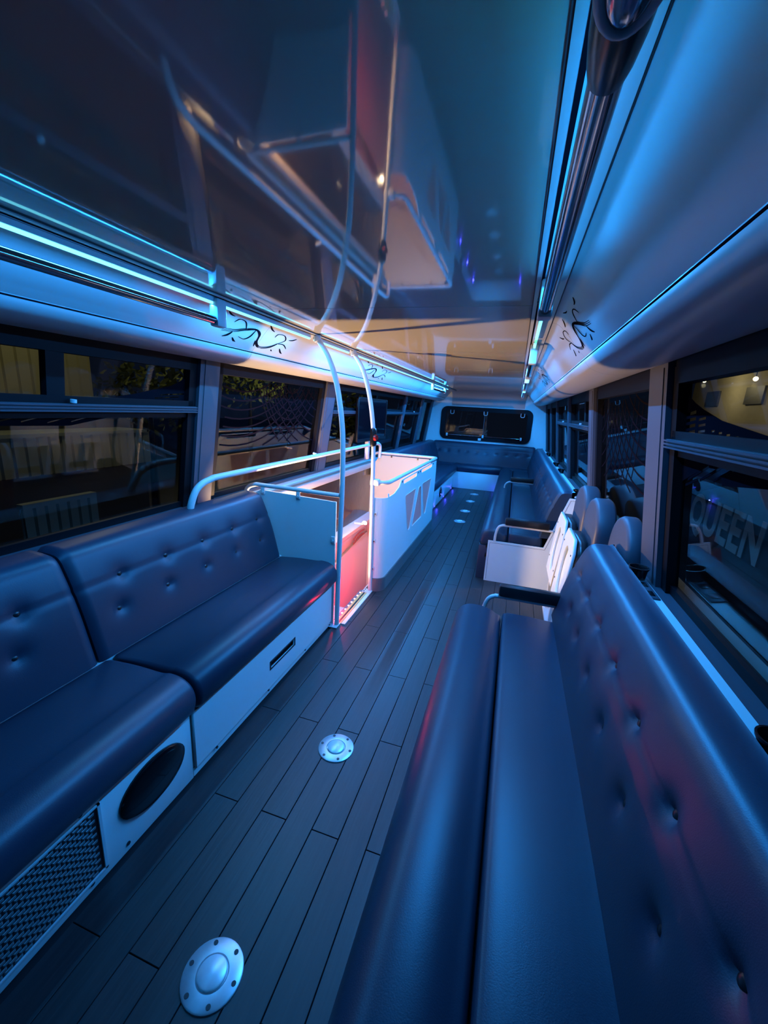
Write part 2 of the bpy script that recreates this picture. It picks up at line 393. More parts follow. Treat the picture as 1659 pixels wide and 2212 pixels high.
film(-1, 2.17, 3.62, 1.15, 1.64, [(2.45, 2.3, 0.75, 1.35, 0.06, 1.0), (3.75, 2.05, 0.4, 1.25, 0.075, 0.9), (3.1, 1.72, 0.08, 0.5, 0.07, 1.0)], 'window_3')
film(1, 2.06, 3.38, 1.12, 1.64, [(2.2, 2.2, 0.55, 1.3, 0.07, 1.0), (3.5, 1.9, 0.35, 1.3, 0.08, 1.0)], 'window_9')
film(1, 3.62, 4.92, 1.2, 1.40, [(3.6, 2.2, 0.6, 1.3, 0.07, 1.0)], 'window_10')
def slit(y, z, ly, w, sl):      # leaning slot, as a polygon in the pane
    return [(y, z), (y+ly, z+sl), (y+ly, z+sl+w), (y, z+w)]
def swoosh(side, outer, slits, root_name):
    return curve_plate('window_film', [outer]+slits, 0.0008, lambda a, b, c: Vector(wall_pt(side, a, b, 0.0505+c)), INK, bpy.data.objects[root_name])
swoosh(1, [(0.6, 1.45), (1.79, 1.45), (1.79, 1.68), (1.762, 1.68), (1.757, 1.60), (1.69, 1.572), (1.62, 1.55), (1.487, 1.517), (1.24, 1.484), (0.6, 1.462)],
       [slit(1.68, 1.538-0.0215*i, 0.085, 0.011, -0.010) for i in range(4)] + [slit(1.60, 1.520-0.0200*i, 0.055, 0.008, -0.006) for i in range(3)] + [slit(1.53-0.05*i, 1.483-0.004*i, 0.022, 0.006, -0.002) for i in range(4)], 'window_8')
swoosh(1, [(1.79, 1.415), (1.79, 1.25), (1.60, 1.29), (1.45, 1.33), (1.0, 1.385), (0.4, 1.395), (0.4, 1.415)],
       [slit(1.60-0.05*i, 1.352+0.014*(i % 2)+0.006*i, 0.11, 0.009, -0.045) for i in range(6)] + [slit(1.66-0.03*i, 1.325-0.006*i, 0.10, 0.009, -0.035) for i in range(2)] + [slit(1.25-0.09*i, 1.392, 0.045, 0.005, -0.008) for i in range(5)], 'window_8')
swoosh(-1, [(1.30, 1.44), (1.402, 1.462), (1.613, 1.497), (1.84, 1.550), (1.97, 1.61), (1.97, 1.44)],
       [slit(1.70+0.035*i, 1.462+0.017*i, 0.16, 0.006, 0.012) for i in range(3)] + [slit(1.86, 1.458, 0.09, 0.007, 0.010)], 'window_2')
swoosh(-1, [(0.4, 1.415), (0.4, 1.385), (0.8, 1.362), (1.30, 1.352), (1.42, 1.375), (1.55, 1.40), (1.6, 1.415)],
       [slit(0.45+0.095*i, 1.372-0.010*(i/9)+0.004*(i % 2), 0.075, 0.005, 0.020) for i in range(10)], 'window_2')
# rear wall with its window
RW = [(-1.90, 0.0), (0.70, 0.0), (0.70, 0.86), (0.56, 1.75), (0.30, 1.90), (-1.50, 1.90), (-1.76, 1.75), (-1.90, 0.86)]
hole = rrect(-1.50, 0.27, 0.965, 1.575, 0.10)
rw = curve_plate('wall_rear', [RW, hole], 0.04, lambda a, b, c: Vector((a, 8.88+c, b)), WHITE)
struct(rw, 'white rear wall of the bus')
root = bpy.data.objects.new('window_20', None); COL.objects.link(root); root.location = (-0.6, 8.88, 0.965); struct(root, 'wide rear window with rounded black rubber surround')
curve_plate('window_frame', [rrect(-1.53, 0.30, 0.935, 1.605, 0.13), rrect(-1.43, 0.20, 1.04, 1.52, 0.05)], 0.03, lambda a, b, c: Vector((a, 8.855+c, b)), FRAME, root)
MB().box(-1.5, 0.27, 8.872, 8.876, 0.97, 1.57).build('pane', GLASS, root)
MB().cyl((-1.37, 8.82, 1.03), (0.12, 8.82, 1.03), 0.009, 10).build('gas_bar', CHROME, root)
for x in (-1.37, -0.63, 0.12): MB().box(x-0.018, x+0.018, 8.80, 8.84, 1.0, 1.06, 0.004).build('bar_mount', BRACK, root)
for x in (-1.30, -0.62, 0.10):
    MB().tube([(x-0.035, 8.835, 1.53), (x-0.035, 8.835, 1.47), (x-0.02, 8.835, 1.455), (x+0.02, 8.835, 1.455), (x+0.035, 8.835, 1.47), (x+0.035, 8.835, 1.53)], 0.006, 8).build('hinge_loop', BRACK, root)
MB().box(-0.64, -0.633, 8.84, 8.85, 1.04, 1.50).build('mullion', PILLAR, root)
MB().box(-0.72, -0.66, 8.828, 8.838, 0.945, 0.99).build('sticker', WHITE, root)
# front wall behind the camera
struct(MB().box(-1.95, 0.8, Y0-0.05, Y0, -0.1, 1.95).build('wall_front', PILLAR, smooth=0), 'front bulkhead behind the viewer')

# ================================================================== stairwell
st = bpy.data.objects.new('stairwell', None); COL.objects.link(st); st.location = (-1.4, 3.8, -1.9)
tag(st, 'white stairwell shell sinking through the floor behind the first pole, glowing red', 'staircase')
MB().box(-1.84, -1.80, 2.42, 5.22, -1.9, 0.72).build('shell_wall', STAIR, st, 0)
MB().box(-1.80, -1.775, 2.44, 5.18, 0.115, 0.735, 0.004).build('gloss_panel', BROWN, st)
led = MB().prism_y([(-1.80, 0.115), (-1.72, 0.085), (-1.70, 0.05), (-1.73, -0.02), (-1.80, -0.04)], 2.44, 5.18); led.build('curved_ledge', STAIR, st)
MB().box(-1.83, -1.72, 2.44, 5.19, 0.735, 0.80, 0.006).build('top_ledge', BEIGE, st)
MB().prism_x([(2.44, -1.2), (5.16, -1.2), (5.16, -0.17), (4.95, -0.17), (2.44, -0.95+0.5)], -1.80, -1.77).build('inner_cladding', STAIR, st)
MB().box(-1.80, -1.05, 5.19, 5.22, -1.9, 0.0).build('shell_wall', STAIR, st, 0)
MB().box(-1.80, -1.05, 2.425, 2.44, -1.9, 0.0).build('shell_wall', STAIR, st, 0)
MB().box(-1.06, -1.05, 3.06, 5.19, -1.9, 0.0).build('shell_wall', STAIR, st, 0)
MB().box(-1.84, -1.05, 2.42, 5.22, -1.93, -1.9).build('well_floor', STAIR, st, 0)
# entry steps then flight
MB().box(-1.42, -1.06, 2.445, 3.04, -0.24, -0.20, 0.006).build('step', STAIR, st)
MB().box(-1.77, -1.42, 2.445, 3.04, -0.44, -0.40, 0.006).build('step', STAIR, st)
for i in range(6):
    MB().box(-1.77, -1.07, 3.04+0.27*i, 3.33+0.27*i, -0.66-0.2*i, -0.62-0.2*i, 0.006).build('step', STAIR, st)
for i in range(9):
    MB().tube([(-1.066, 2.475+i*0.064, -0.008), (-1.066, 2.475+i*0.064, -0.003)], 0.0075, 8).build('red_light', LEDR, st)
for i in range(3):
    MB().tube([(-1.40, 2.52+i*0.16, -0.192), (-1.40, 2.52+i*0.16, -0.186)], 0.012, 8).build('red_light', LEDR, st)
MB().box(-1.085, -1.052, 2.445, 3.04, -0.19, -0.008).build('riser', SKIRT, st)
MB().tube([(-1.62, 2.55, -0.30), (-1.45, 3.0, -0.55), (-1.45, 3.6, -0.95)], 0.014, 8).build('inner_handrail', LENSRED, st)
MB().tube([(-1.70, 4.45, 0.14), (-1.60, 4.45, 0.14)], 0.012, 8).build('lamp_arm', BRACK, st)
MB().tube([(-1.575, 4.45, 0.150), (-1.568, 4.45, 0.172)], [0.030, 0.022], 14).build('stair_lamp_lens', LAMPW, st)
MB().tube([(-1.645, 2.68, 0.35), (-1.66, 2.68, 0.35), (-1.80, 2.68, 0.35)], [0.03, 0.03, 0.015], 20).build('stair_lamp_plate', BRACK, st)
# red curved lettering-like print on the wall (two arched bands)
for z in (-0.03, -0.085):
    m = MB()
    for k in range(9):
        y = 4.62+0.045*k; zz = z-0.10+0.020*math.sin(k/8*math.pi)*1.2+0.004*k
        m.box(-1.769, -1.7675, y, y+0.034, zz-0.014, zz+0.014)
    m.build('printed_band', REDINK, st)
# threshold
th = thing('threshold_strip', 'brass and pale metal threshold strip at the top of the stairs', 'trim', (-1.02, 2.73, 0.0))
for (a, b, z, mm) in ((-1.052, -1.035, 0.004, GOLD), (-1.033, -1.022, 0.003, DARK), (-1.020, -1.008, 0.005, GOLD), (-1.004, -0.976, 0.006, WHITE)):
    MB().box(a, b, 2.44, 3.04, 0.0005, z).build('strip', mm, th)

# ================================================================== LED strips and grab bars
sl = thing('led_strip', 'glowing cyan light strip along the left ceiling edge', 'light', (-1.247, 3.5, 1.88))
for a, b in ((-1.2, 1.555), (1.60, 2.39), (2.45, 3.005), (3.06, 7.69)):
    MB().box(-1.2515, -1.2425, a, b, 1.872, 1.880).build('light_strip', LEDB, sl, 0)
    MB().box(-1.256, -1.238, a, b, 1.8805, 1.8965).build('housing', BRACK, sl, 0)
sr = thing('led_strip', 'light strip over the right grab bars, cyan with a green end', 'light', (0.043, 3.5, 1.88))
for a, b, mm in ((-1.0, 0.30, LEDG), (0.31, 1.54, LEDB), (1.57, 2.36, LEDB), (2.37, 2.46, LEDG), (2.50, 8.0, LEDB)):
    MB().box(0.0375, 0.0485, a, b, 1.872, 1.880).build('light_strip', mm, sr, 0)
    MB().box(0.034, 0.052, a, b, 1.8805, 1.8965).build('housing', BRACK, sr, 0)
def bracket(x, y, parent, m=BRACK, s=1.0, inner=1):
    q = MB().box(x-0.021, x+0.021, y-0.030, y+0.030, 1.788, 1.8965, 0.008)
    o = q.build('bracket', m, parent)
    MB().tube([(x-0.022*inner, y, 1.84), (x-0.026*inner, y, 1.84)], 0.007, 10).build('screw', SCREW, o)
GREENB = BRACK
def bar(label, x, y0, y1, near=True, far=True, group=None):
    t = thing('grab_bar', label, 'handrail', (x, (y0+y1)/2, 1.81), group)
    MB().cyl((x, y0, 1.812), (x, y1, 1.812), 0.0165, 20).build('tube', CHROME, t)
    if near: bracket(x, y0, t)
    if far: bracket(x, y1, t)
    return t
bar('long dark chrome grab bar under the left light strip, nearest the viewer', -1.243, -1.2, 1.57, False, True)
bar('short chrome grab bar at the far left ceiling edge near the rear window', -1.243, 6.25, 7.35)
t = bar('thick chrome grab bar overhead on the right, with flared black cup', 0.040, 0.50, 1.45, False, True)
cup = MB().tube([(0.040, 0.508, 1.812), (0.040, 0.490, 1.812), (0.0400, 0.46, 1.813), (0.040, 0.425, 1.815), (0.040, 0.40, 1.818), (0.040, 0.30, 1.822)], [0.0172, 0.0205, 0.0235, 0.0250, 0.0240, 0.0235], 28)
cup.build('cup', BLACK, t)
# slanted pale ring and the dark glossy pocket inside it
ring = []
for k in range(33):
    a = 2*math.pi*k/32
    ring.append((0.039+0.0215*math.cos(a), 0.388-0.044*math.sin(a), 1.7975+0.006*math.sin(a)))
MB().tube(ring, 0.0052, 10, caps=False).build('rim_ring', BRACK, t)
sp_ = MB(); vs = []
for i in range(9):
    for k in range(24):
        a = 2*math.pi*k/24; q = math.cos(i/8*math.pi/2); h = math.sin(i/8*math.pi/2)
        vs.append((0.039+0.0195*q*math.cos(a), 0.388-0.041*q*math.sin(a), 1.797+0.006*q*math.sin(a)-0.009*h))
sp_.add(vs, [(i*24+k, i*24+(k+1) % 24, (i+1)*24+(k+1) % 24, (i+1)*24+k) for i in range(8) for k in range(24)])
sp_.build('dark_cap', CHROME, t)
MB().cyl((0.040, 0.30, 1.835), (0.040, -0.9, 1.835), 0.0165, 20).build('tube', CHROME, t)
bar('short chrome grab bar on the right behind the bright gap in the light strip', 0.043, 2.66, 3.75)
bar('chrome grab bar at the far right ceiling edge', 0.043, 4.2, 5.6)
bar('last chrome grab bar on the right before the rear wall', 0.043, 6.0, 7.9)

# ================================================================== vine prints on the coves
def cove_pt(side, y, u):
    pts = [(0.695, 1.902), (0.725, 1.893), (0.775, 1.845), (0.81, 1.803), (0.85, 1.765)]; pts = cat_rom(pts, 6)
    for i in range(len(pts)-1):
        if pts[i][0] <= u <= pts[i+1][0]:
            t = (u-pts[i][0])/(pts[i+1][0]-pts[i][0]); z = pts[i][1]*(1-t)+pts[i+1][1]*t; return Vector((U(u, side), y, z-0.0012))
    return Vector((U(u, side), y, 1.80))
def vine(side, yc, L, label, flip=1):
    m = MB()
    def stroke(pts, wd):
        P = cat_rom(pts, 6); n = len(P); vs = []
        for i, (a, b) in enumerate(P):
            q = Vector(P[min(i+1, n-1)])-Vector(P[max(i-1, 0)]); nx = Vector((-q.y, q.x)).normalized()
            ww = wd*(0.35+0.65*math.sin(math.pi*min(1, max(0.05, i/(n-1)))))
            for s in (-1, 1):
                yy = yc+(a+nx.x*s*ww)*L*flip; uu = 0.775+(b+nx.y*s*ww)*0.13
                vs.append(cove_pt(side, yy, uu))
        m.add(vs, [(2*i, 2*i+1, 2*i+3, 2*i+2) for i in range(n-1)])
    for o in (-0.03, 0.0, 0.03):
        stroke([(-0.48, 0.15+o), (-0.34, 0.10+o), (-0.22, -0.02+o), (-0.1, -0.10+o*.5), (-0.02, 0.02+o), (0.0, 0.25+o), (0.08, 0.38+o), (0.2, 0.30+o), (0.3, 0.12+o*.5)], 0.012)
    stroke([(0.3, 0.12), (0.38, -0.05), (0.32, -0.2), (0.22, -0.18), (0.2, -0.05)], 0.012)
    stroke([(0.3, 0.12), (0.4, 0.1), (0.48, 0.2)], 0.014)
    stroke([(-0.22, -0.02), (-0.28, -0.22), (-0.36, -0.25), (-0.40, -0.12)], 0.012)
    stroke([(-0.1, -0.10), (-0.12, 0.12), (-0.18, 0.25), (-0.26, 0.22)], 0.012)
    stroke([(0.0, 0.4), (-0.03, 0.2)], 0.01)
    for (a, b, da, db) in ((-0.42, 0.30, 0.05, -.12), (-0.30, 0.32, 0.06, 0.1), (0.40, 0.28, 0.07, 0.12), (0.28, 0.38, 0.05, .1), (0.45, -0.12, 0.07, -.08), (0.12, -0.25, -0.07, -.1), (-0.45, -0.30, -.06, -.06), (-0.2, -0.38, 0.06, -.04)):
        stroke([(a-da*0.3, b-db*0.3), (a+da/2, b+db/2+0.03), (a+da*1.3, b+db*1.3)], 0.017)
    o = m.build('vine_decal', INK, None, 0); tag(o, label, 'decal', 'vine prints on the ceiling coves'); return o
vine(-1, 2.08, 0.62, 'dark vine print on the left cove beside the grab bar bracket')
vine(-1, 4.05, 0.75, 'small dark vine print on the left cove behind the two poles')
vine(1, 1.95, 0.62, 'black curling vine print on the right cove beside the light strip')
vine(1, 4.15, 0.75, 'small faint vine print far along the right cove')

# ================================================================== benches
def ring_extrude(prof, stations, axis='y'):
    """prof closed list of (p,z); stations list of (t, inset)"""
    cx = sum(p for p, z in prof)/len(prof); cz = sum(z for p, z in prof)/len(prof)
    n = len(prof); vs = []
    for t, ins in stations:
        for p, z in prof:
            dx, dz = p-cx, z-cz; L = math.hypot(dx, dz); k = max(0, (L-ins)/L)
            vs.append((cx+dx*k, t, cz+dz*k) if axis == 'y' else (t, cx+dx*k, cz+dz*k))
    m = MB(); ns = len(stations)
    m.add(vs, [(i*n+k, i*n+(k+1) % n, (i+1)*n+(k+1) % n, (i+1)*n+k) for i in range(ns-1) for k in range(n)] + [tuple(range(n)), tuple((ns-1)*n+k for k in range(n))])
    return m
def cushion(name, prof, a, b, m, parent, axis='y', rd=0.018, sm=5):
    P = cat_rom(prof+[prof[0]], sm)[:-1]
    sta = [(a, rd), (a+rd*0.3, rd*0.45), (a+rd, 0), (b-rd, 0), (b-rd*0.3, rd*0.45), (b, rd)]
    return ring_extrude(P, sta, axis).build(name, m, parent, 60)
def tufted(prof, face_len, y0, y1, buttons, m, parent, axis='y', step=0.02, seam_s=None, mirror=1, btn=True, depth=0.022, name='backrest'):
    """prof: open polyline (p,z) crease->up the face->over the top->down the back; buttons: (t, s) along axis and up the face"""
    pts = cat_rom(prof, 8)
    # resample
    L = [0]
    for i in range(1, len(pts)): L.append(L[-1]+math.dist(pts[i], pts[i-1]))
    tot = L[-1]; out = []; s = 0; i = 0
    while s < tot:
        while L[i+1] < s: i += 1
        t = (s-L[i])/(L[i+1]-L[i]); a, b = pts[i], pts[i+1]
        tn = Vector((b[0]-a[0], b[1]-a[1])).normalized()
        out.append((s, a[0]*(1-t)+b[0]*t, a[1]*(1-t)+b[1]*t, Vector((-tn.y, tn.x))*mirror)); s += 0.0125 if s < face_len else 0.02
    ny = max(2, int((y1-y0)/step)); vs = []; n = len(out)
    for j in range(ny+1):
        y = y0+(y1-y0)*j/ny; e = min(y-y0, y1-y); er = 0.016*max(0, 1-e/0.02)**2
        for (s, p, z, nn) in out:
            dsp = -er
            if s < face_len:
                dsp += 0.012*math.sin(math.pi*min(1, s/face_len))
                for (by, bs) in buttons:
                    r2 = (y-by)**2+(s-bs)**2
                    if r2 < 0.02: dsp -= depth*1.25*math.exp(-math.sqrt(r2)/0.024)
                if seam_s is not None: dsp -= 0.0045*math.exp(-((s-seam_s)/0.008)**2)
            q = (p+nn.x*dsp, z+nn.y*dsp)
            vs.append((q[0], y, q[1]) if axis == 'y' else (y, q[0], q[1]))
    m_ = MB(); fs = [(j*n+k, j*n+k+1, (j+1)*n+k+1, (j+1)*n+k) for j in range(ny) for k in range(n-1)]
    fs += [tuple(range(n)), tuple(ny*n+k for k in range(n))] + [(j*n, j*n+n-1, (j+1)*n+n-1, (j+1)*n) for j in range(ny)]
    m_.add(vs, fs); bk = m_.build(name, m, parent, 50)
    if btn:
        for (by, bs) in buttons:
            k = min(range(n), key=lambda q: abs(out[q][0]-bs)); s, p, z, nn = out[k]; dd = -depth*1.1+0.012*math.sin(math.pi*bs/face_len)
            c = (p+nn.x*dd, z+nn.y*dd); c2 = (p+nn.x*(dd+0.006), z+nn.y*(dd+0.006)); c3 = (p+nn.x*(dd+0.009), z+nn.y*(dd+0.009))
            tr = (lambda q: (q[0], by, q[1])) if axis == 'y' else (lambda q: (by, q[0], q[1]))
            MB().tube([tr(c), tr(c2), tr(c3)], [0.011, 0.011, 0.006], 12).build('button', BLACKPAD, bk)
    return bk
# ---- near left bench
LB = thing('leather_bench', 'navy buttoned leather bench on the left, white base with speaker and drawer', 'bench', (-1.35, 0.6, 0.0))
seatL = [(-1.45, 0.455), (-1.30, 0.470), (-1.17, 0.474), (-1.13, 0.480), (-1.075, 0.472), (-1.035, 0.445), (-1.018, 0.40), (-1.028, 0.345), (-1.06, 0.320), (-1.12, 0.314), (-1.45, 0.314), (-1.47, 0.38)]
backL = [(-1.437, 0.468), (-1.47, 0.56), (-1.515, 0.70), (-1.558, 0.83), (-1.578, 0.876), (-1.61, 0.897), (-1.66, 0.902), (-1.705, 0.898), (-1.72, 0.85), (-1.72, 0.47)]
def onback(rowz, y): return y, (rowz-0.468)/0.947
bl = [(0.66, .315), (0.66-0.0, .15)]
BL1u = [-0.95, -0.55, -0.15, 0.25]
nearu = [(-1.0+0.30*i, 0.295) for i in range(6)] + [(-0.85+0.30*i, 0.16) for i in range(6)]
nearu = [(y, s) for y, s in nearu if y < 0.60] + [(0.85, 0.295), (0.80, 0.165)]
tufted(backL, 0.43, -1.1, 1.035, nearu, LEATHER, LB, seam_s=0.295, mirror=-1)
fu = []
cushion('seat_cushion', seatL, -1.1, 1.085, LEATHER, LB)
FAR_BTN = 'FARBTN'
tufted(backL, 0.43, 1.045, 2.37, [(1.24, .295), (1.49, .295), (1.74, .295), (1.99, .295), (2.24, .295), (1.19, .165), (1.45, .165), (1.71, .165), (1.96, .165), (2.21, .165)], LEATHER, LB, seam_s=0.295, mirror=-1)
cushion('seat_cushion', seatL, 1.095, 2.395, LEATHER, LB)
base = MB().box(-1.45, -1.07, -1.1, 1.088, 0.0, 0.312, 0.002).build('base_panel', WHITE, LB)
MB().box(-1.45, -1.088, 1.092, 2.39, 0.0, 0.312).build('base_panel', WHITE, LB)
MB().box(-1.082, -1.072, 1.092, 2.392, 0.0, 0.028).build('plinth', WHITE, LB)
MB().box(-1.72, -1.45, -1.1, 2.395, 0.0, 0.46).build('back_box', WHITE, LB)
door = curve_plate('drawer_front', [[(1.10, 0.043), (2.393, 0.035), (2.393, 0.298), (1.10, 0.305)], [(1.64, 0.146), (1.885, 0.146), (1.885, 0.188), (1.64, 0.188)]], 0.014, lambda a, b, c: Vector((-1.068+c, a, b)), WHITE, LB)
MB().box(-1.088, -1.080, 1.63, 1.895, 0.13, 0.20).build('handle_recess', BLACK, door)
hm = MB()
for q in ((1.632, 1.893, 0.186, 0.192), (1.632, 1.893, 0.142, 0.148), (1.632, 1.64, 0.142, 0.192), (1.885, 1.893, 0.142, 0.192)): hm.box(-1.063, -1.0585, *q)
hm.build('handle_rim', SCREW, door)
for y in (1.22, 1.62, 2.02): MB().cyl((-1.066, y, 0.032), (-1.060, y, 0.032), 0.006, 8).build('hinge', SCREW, LB)
# speaker
spk = MB(); vs = []
for i, (rr_, h) in enumerate(((0.0, 0.020), (0.05, 0.020), (0.085, 0.014), (0.105, 0.012), (0.112, 0.006), (0.112, -0.004))):
    for k in range(36):
        a = 2*math.pi*k/36; vs.append((-1.070+h, 0.908+1.25*rr_*math.cos(a), 0.178+0.80*rr_*math.sin(a)))
spk.add(vs, [(i*36+k, i*36+(k+1) % 36, (i+1)*36+(k+1) % 36, (i+1)*36+k) for i in range(5) for k in range(36)])
spk.build('speaker', SPK, LB)
for y, z in ((0.655, 0.300), (0.787, 0.030), (0.66, 0.026), (0.2, 0.300)): MB().cyl((-1.071, y, z), (-1.067, y, z), 0.007, 10).build('screw', SCREW, LB)
gv = MB().box(-1.0715, -1.0690, 0.0, 0.705, 0.036, 0.283).build('vent_backing', DARK, LB)
gm = MB(); nr = 19
for i in range(nr):
    z = 0.042+i*0.0128
    for j in range(30):
        y = 0.004+j*0.0235+(0.0117 if i % 2 else 0)
        if y+0.018 < 0.703:
            gm.add([(-1.0685, y, z), (-1.0685, y+0.019, z), (-1.0685, y+0.019, z+0.0085), (-1.0685, y, z+0.0085), (-1.0655, y+0.003, z+0.002), (-1.0645, y+0.015, z+0.003), (-1.0655, y+0.016, z+0.0075), (-1.0665, y+0.003, z+0.0065)],
                   [(4, 5, 6, 7), (0, 1, 5, 4), (1, 2, 6, 5), (2, 3, 7, 6), (3, 0, 4, 7)])
g_ = gm.build('vent_grille', GRILLE, LB, 0); g_['kind'] = 'stuff'
vf = MB()
for q in ((-0.006, 0.711, 0.281, 0.287), (-0.006, 0.711, 0.032, 0.038), (0.702, 0.711, 0.032, 0.287)): vf.box(-1.072, -1.064, *q)
vf.build('vent_frame', BRACK, LB)

# ---- near right bench
RB = thing('leather_bench', 'navy buttoned leather bench along the right wall, nearest the viewer, with rolled front edge', 'bench', (0.2, 0.6, 0.0))
bol = [(-0.195, 0.345), (-0.192, 0.40), (-0.172, 0.452), (-0.13, 0.482), (-0.075, 0.487), (-0.02, 0.478), (0.02, 0.458), (0.047, 0.440), (0.052, 0.38), (0.04, 0.335), (-0.05, 0.325), (-0.16, 0.322)]
cushion('seat_bolster', bol, -1.1, 2.16, LEATHER, RB, rd=0.03)
fl = [(0.056, 0.455), (0.075, 0.470), (0.18, 0.474), (0.30, 0.466), (0.34, 0.455), (0.35, 0.38), (0.34, 0.325), (0.20, 0.322), (0.075, 0.325), (0.057, 0.36)]
cushion('seat_cushion', fl, -1.1, 2.155, LEATHER, RB, rd=0.03)
backR = [(0.308, 0.466), (0.335, 0.57), (0.365, 0.69), (0.398, 0.80), (0.418, 0.862), (0.442, 0.889), (0.48, 0.896), (0.525, 0.893), (0.538, 0.87), (0.54, 0.47)]
RBTN = [(0.02, 0.30), (0.28, 0.30), (0.54, 0.30), (0.80, 0.30), (1.06, 0.30), (1.32, 0.30), (1.58, 0.30), (1.84, 0.30), (2.08, 0.30)]
RBTN += [(y-0.13, 0.165) for y, s in RBTN]
tufted(backR, 0.42, -1.1, 2.235, RBTN, LEATHER, RB, seam_s=0.30, mirror=1, depth=0.026)
MB().box(-0.185, 0.53, -1.1, 2.14, 0.0, 0.325, 0.004).build('base_box', LEATHER, RB)
MB().box(-0.197, -0.186, -1.1, 2.14, 0.0, 0.33).build('front_skirt', LEATHER, RB)
def armrest(parent, y, x0, x1, z, m=PAINT, lab=True, drop=0.14):
    xe = x1+0.03
    MB().tube(cat_rom([(x0-0.068, y, z-drop), (x0-0.066, y, z-drop*0.6), (x0-0.05, y, z-0.035), (x0-0.02, y, z-0.012), (x0+0.03, y, z-0.008), (xe, y, z-0.008)], 6), 0.0115, 12).build('armrest_tube', m, parent)
    MB().box(x0, x1, y-0.028, y+0.028, z, z+0.065, 0.014).build('armrest_pad', BLACKPAD, parent)
armrest(RB, 2.20, 0.022, 0.380, 0.535)

# ---- shelf beside the right wall
SH = thing('window_shelf', 'white narrow shelf between the near right bench back and the window sill', 'shelf', (0.57, 1.0, 0.85))
MB().box(0.5405, 0.598, -1.1, 1.95, 0.848, 0.862).build('shelf_board', WHITE, SH)
MB().box(0.598, 0.603, -1.1, 1.95, 0.848, 0.858).build('black_edge', DARK, SH)
SH2 = thing('window_shelf', 'white narrow shelf with cup holders behind the far right bench', 'shelf', (0.57, 6.0, 0.85))
MB().box(0.5405, 0.598, 3.73, 8.70, 0.848, 0.862).build('shelf_board', WHITE, SH2)
def cupholder(x, y, label, z=0.863):
    t = thing('cup_holder', label, 'cup holder', (x, y, z), 'black cup holders on the window shelves')
    v = []; P = [(0.026, 0.0), (0.030, 0.0), (0.034, 0.035), (0.039, 0.045), (0.0395, 0.050), (0.035, 0.050), (0.031, 0.040), (0.027, 0.006), (0.0, 0.006)]
    for rr_, h in P:
        for k in range(24): a = 2*math.pi*k/24; v.append((x+rr_*math.cos(a), y+rr_*math.sin(a), z+h))
    mb = MB().add(v, [(i*24+k, i*24+(k+1) % 24, (i+1)*24+(k+1) % 24, (i+1)*24+k) for i in range(len(P)-1) for k in range(24)])
    mb.build('cup', BLACK, t)
cupholder(0.565, 1.875, 'black cup holder on the shelf end next to the window pillar')
cupholder(0.570, 0.885, 'black cup holder at the right picture edge on the near shelf')
cupholder(0.570, 3.79, 'black cup holder on the far right shelf above the white side panel')
cupholder(0.570, 5.25, 'black cup holder nearest the middle of the far right shelf')
cupholder(0.570, 5.95, 'second black cup holder from the middle of the far right shelf')
cupholder(0.570, 7.4, 'black cup holder near the rear corner of the far right shelf')
SK = thing('socket_plate', 'grey socket plate with two black openings on the near white shelf', 'socket', (0.563, 1.745, 0.862))
MB().box(0.541, 0.592, 1.655, 1.835, 0.8622, 0.868, 0.002).build('plate', PILLAR, SK)
for y in (1.70, 1.79): MB().box(0.552, 0.580, y-0.022, y+0.022, 0.8682, 0.8705, 0.001).build('socket_opening', BLACK, SK)

# ---- white side panel at the start of the far bench
UB = thing('leather_bench', 'dark leather U-shaped lounge bench filling the rear of the bus', 'bench', (-0.3, 6.2, 0.0))
SP = [(-0.112, 0.0), (0.55, 0.0), (0.62, 0.16), (0.60, 0.845), (0.505, 0.845), (0.36, 0.385), (-0.112, 0.385)]
curve_plate('side_panel', [SP], 0.018, lambda a, b, c: Vector((a, 3.705+c, b)), WHITE, UB)
rim = [(-0.095, 0.015), (-0.095, 0.368), (0.372, 0.368), (0.517, 0.828), (0.588, 0.828)]
MB().tube([(a, 3.696, b) for a, b in rim], 0.0016, 4).build('panel_groove', PILLAR, UB)
for z in (0.24, 0.33): MB().box(-0.128, -0.111, 3.70, 3.73, z-0.016, z+0.016, 0.003).build('hinge', BLACK, UB)
cushion('seat_bolster', bol, 3.73, 8.32, LEATHER, UB, rd=0.03)
cushion('seat_cushion', fl, 3.73, 6.38, LEATHER, UB, rd=0.02)
cushion('seat_cushion', fl, 6.39, 8.30, LEATHER, UB, rd=0.02)
bx = [3.9+0.26*i for i in range(18)]
tufted(backR, 0.42, 3.73, 8.62, [(y, 0.30) for y in bx]+[(y+0.13, 0.165) for y in bx], LEATHER, UB, seam_s=0.30, mirror=1, step=0.03, btn=False)
MB().box(-0.19, 0.53, 3.73, 8.8, 0.0, 0.325, 0.004).build('base_box', LEATHER, UB)
armrest(UB, 3.695, 0.012, 0.385, 0.552, drop=0.167)
armrest(UB, 6.05, 0.02, 0.33, 0.585, drop=0.11)
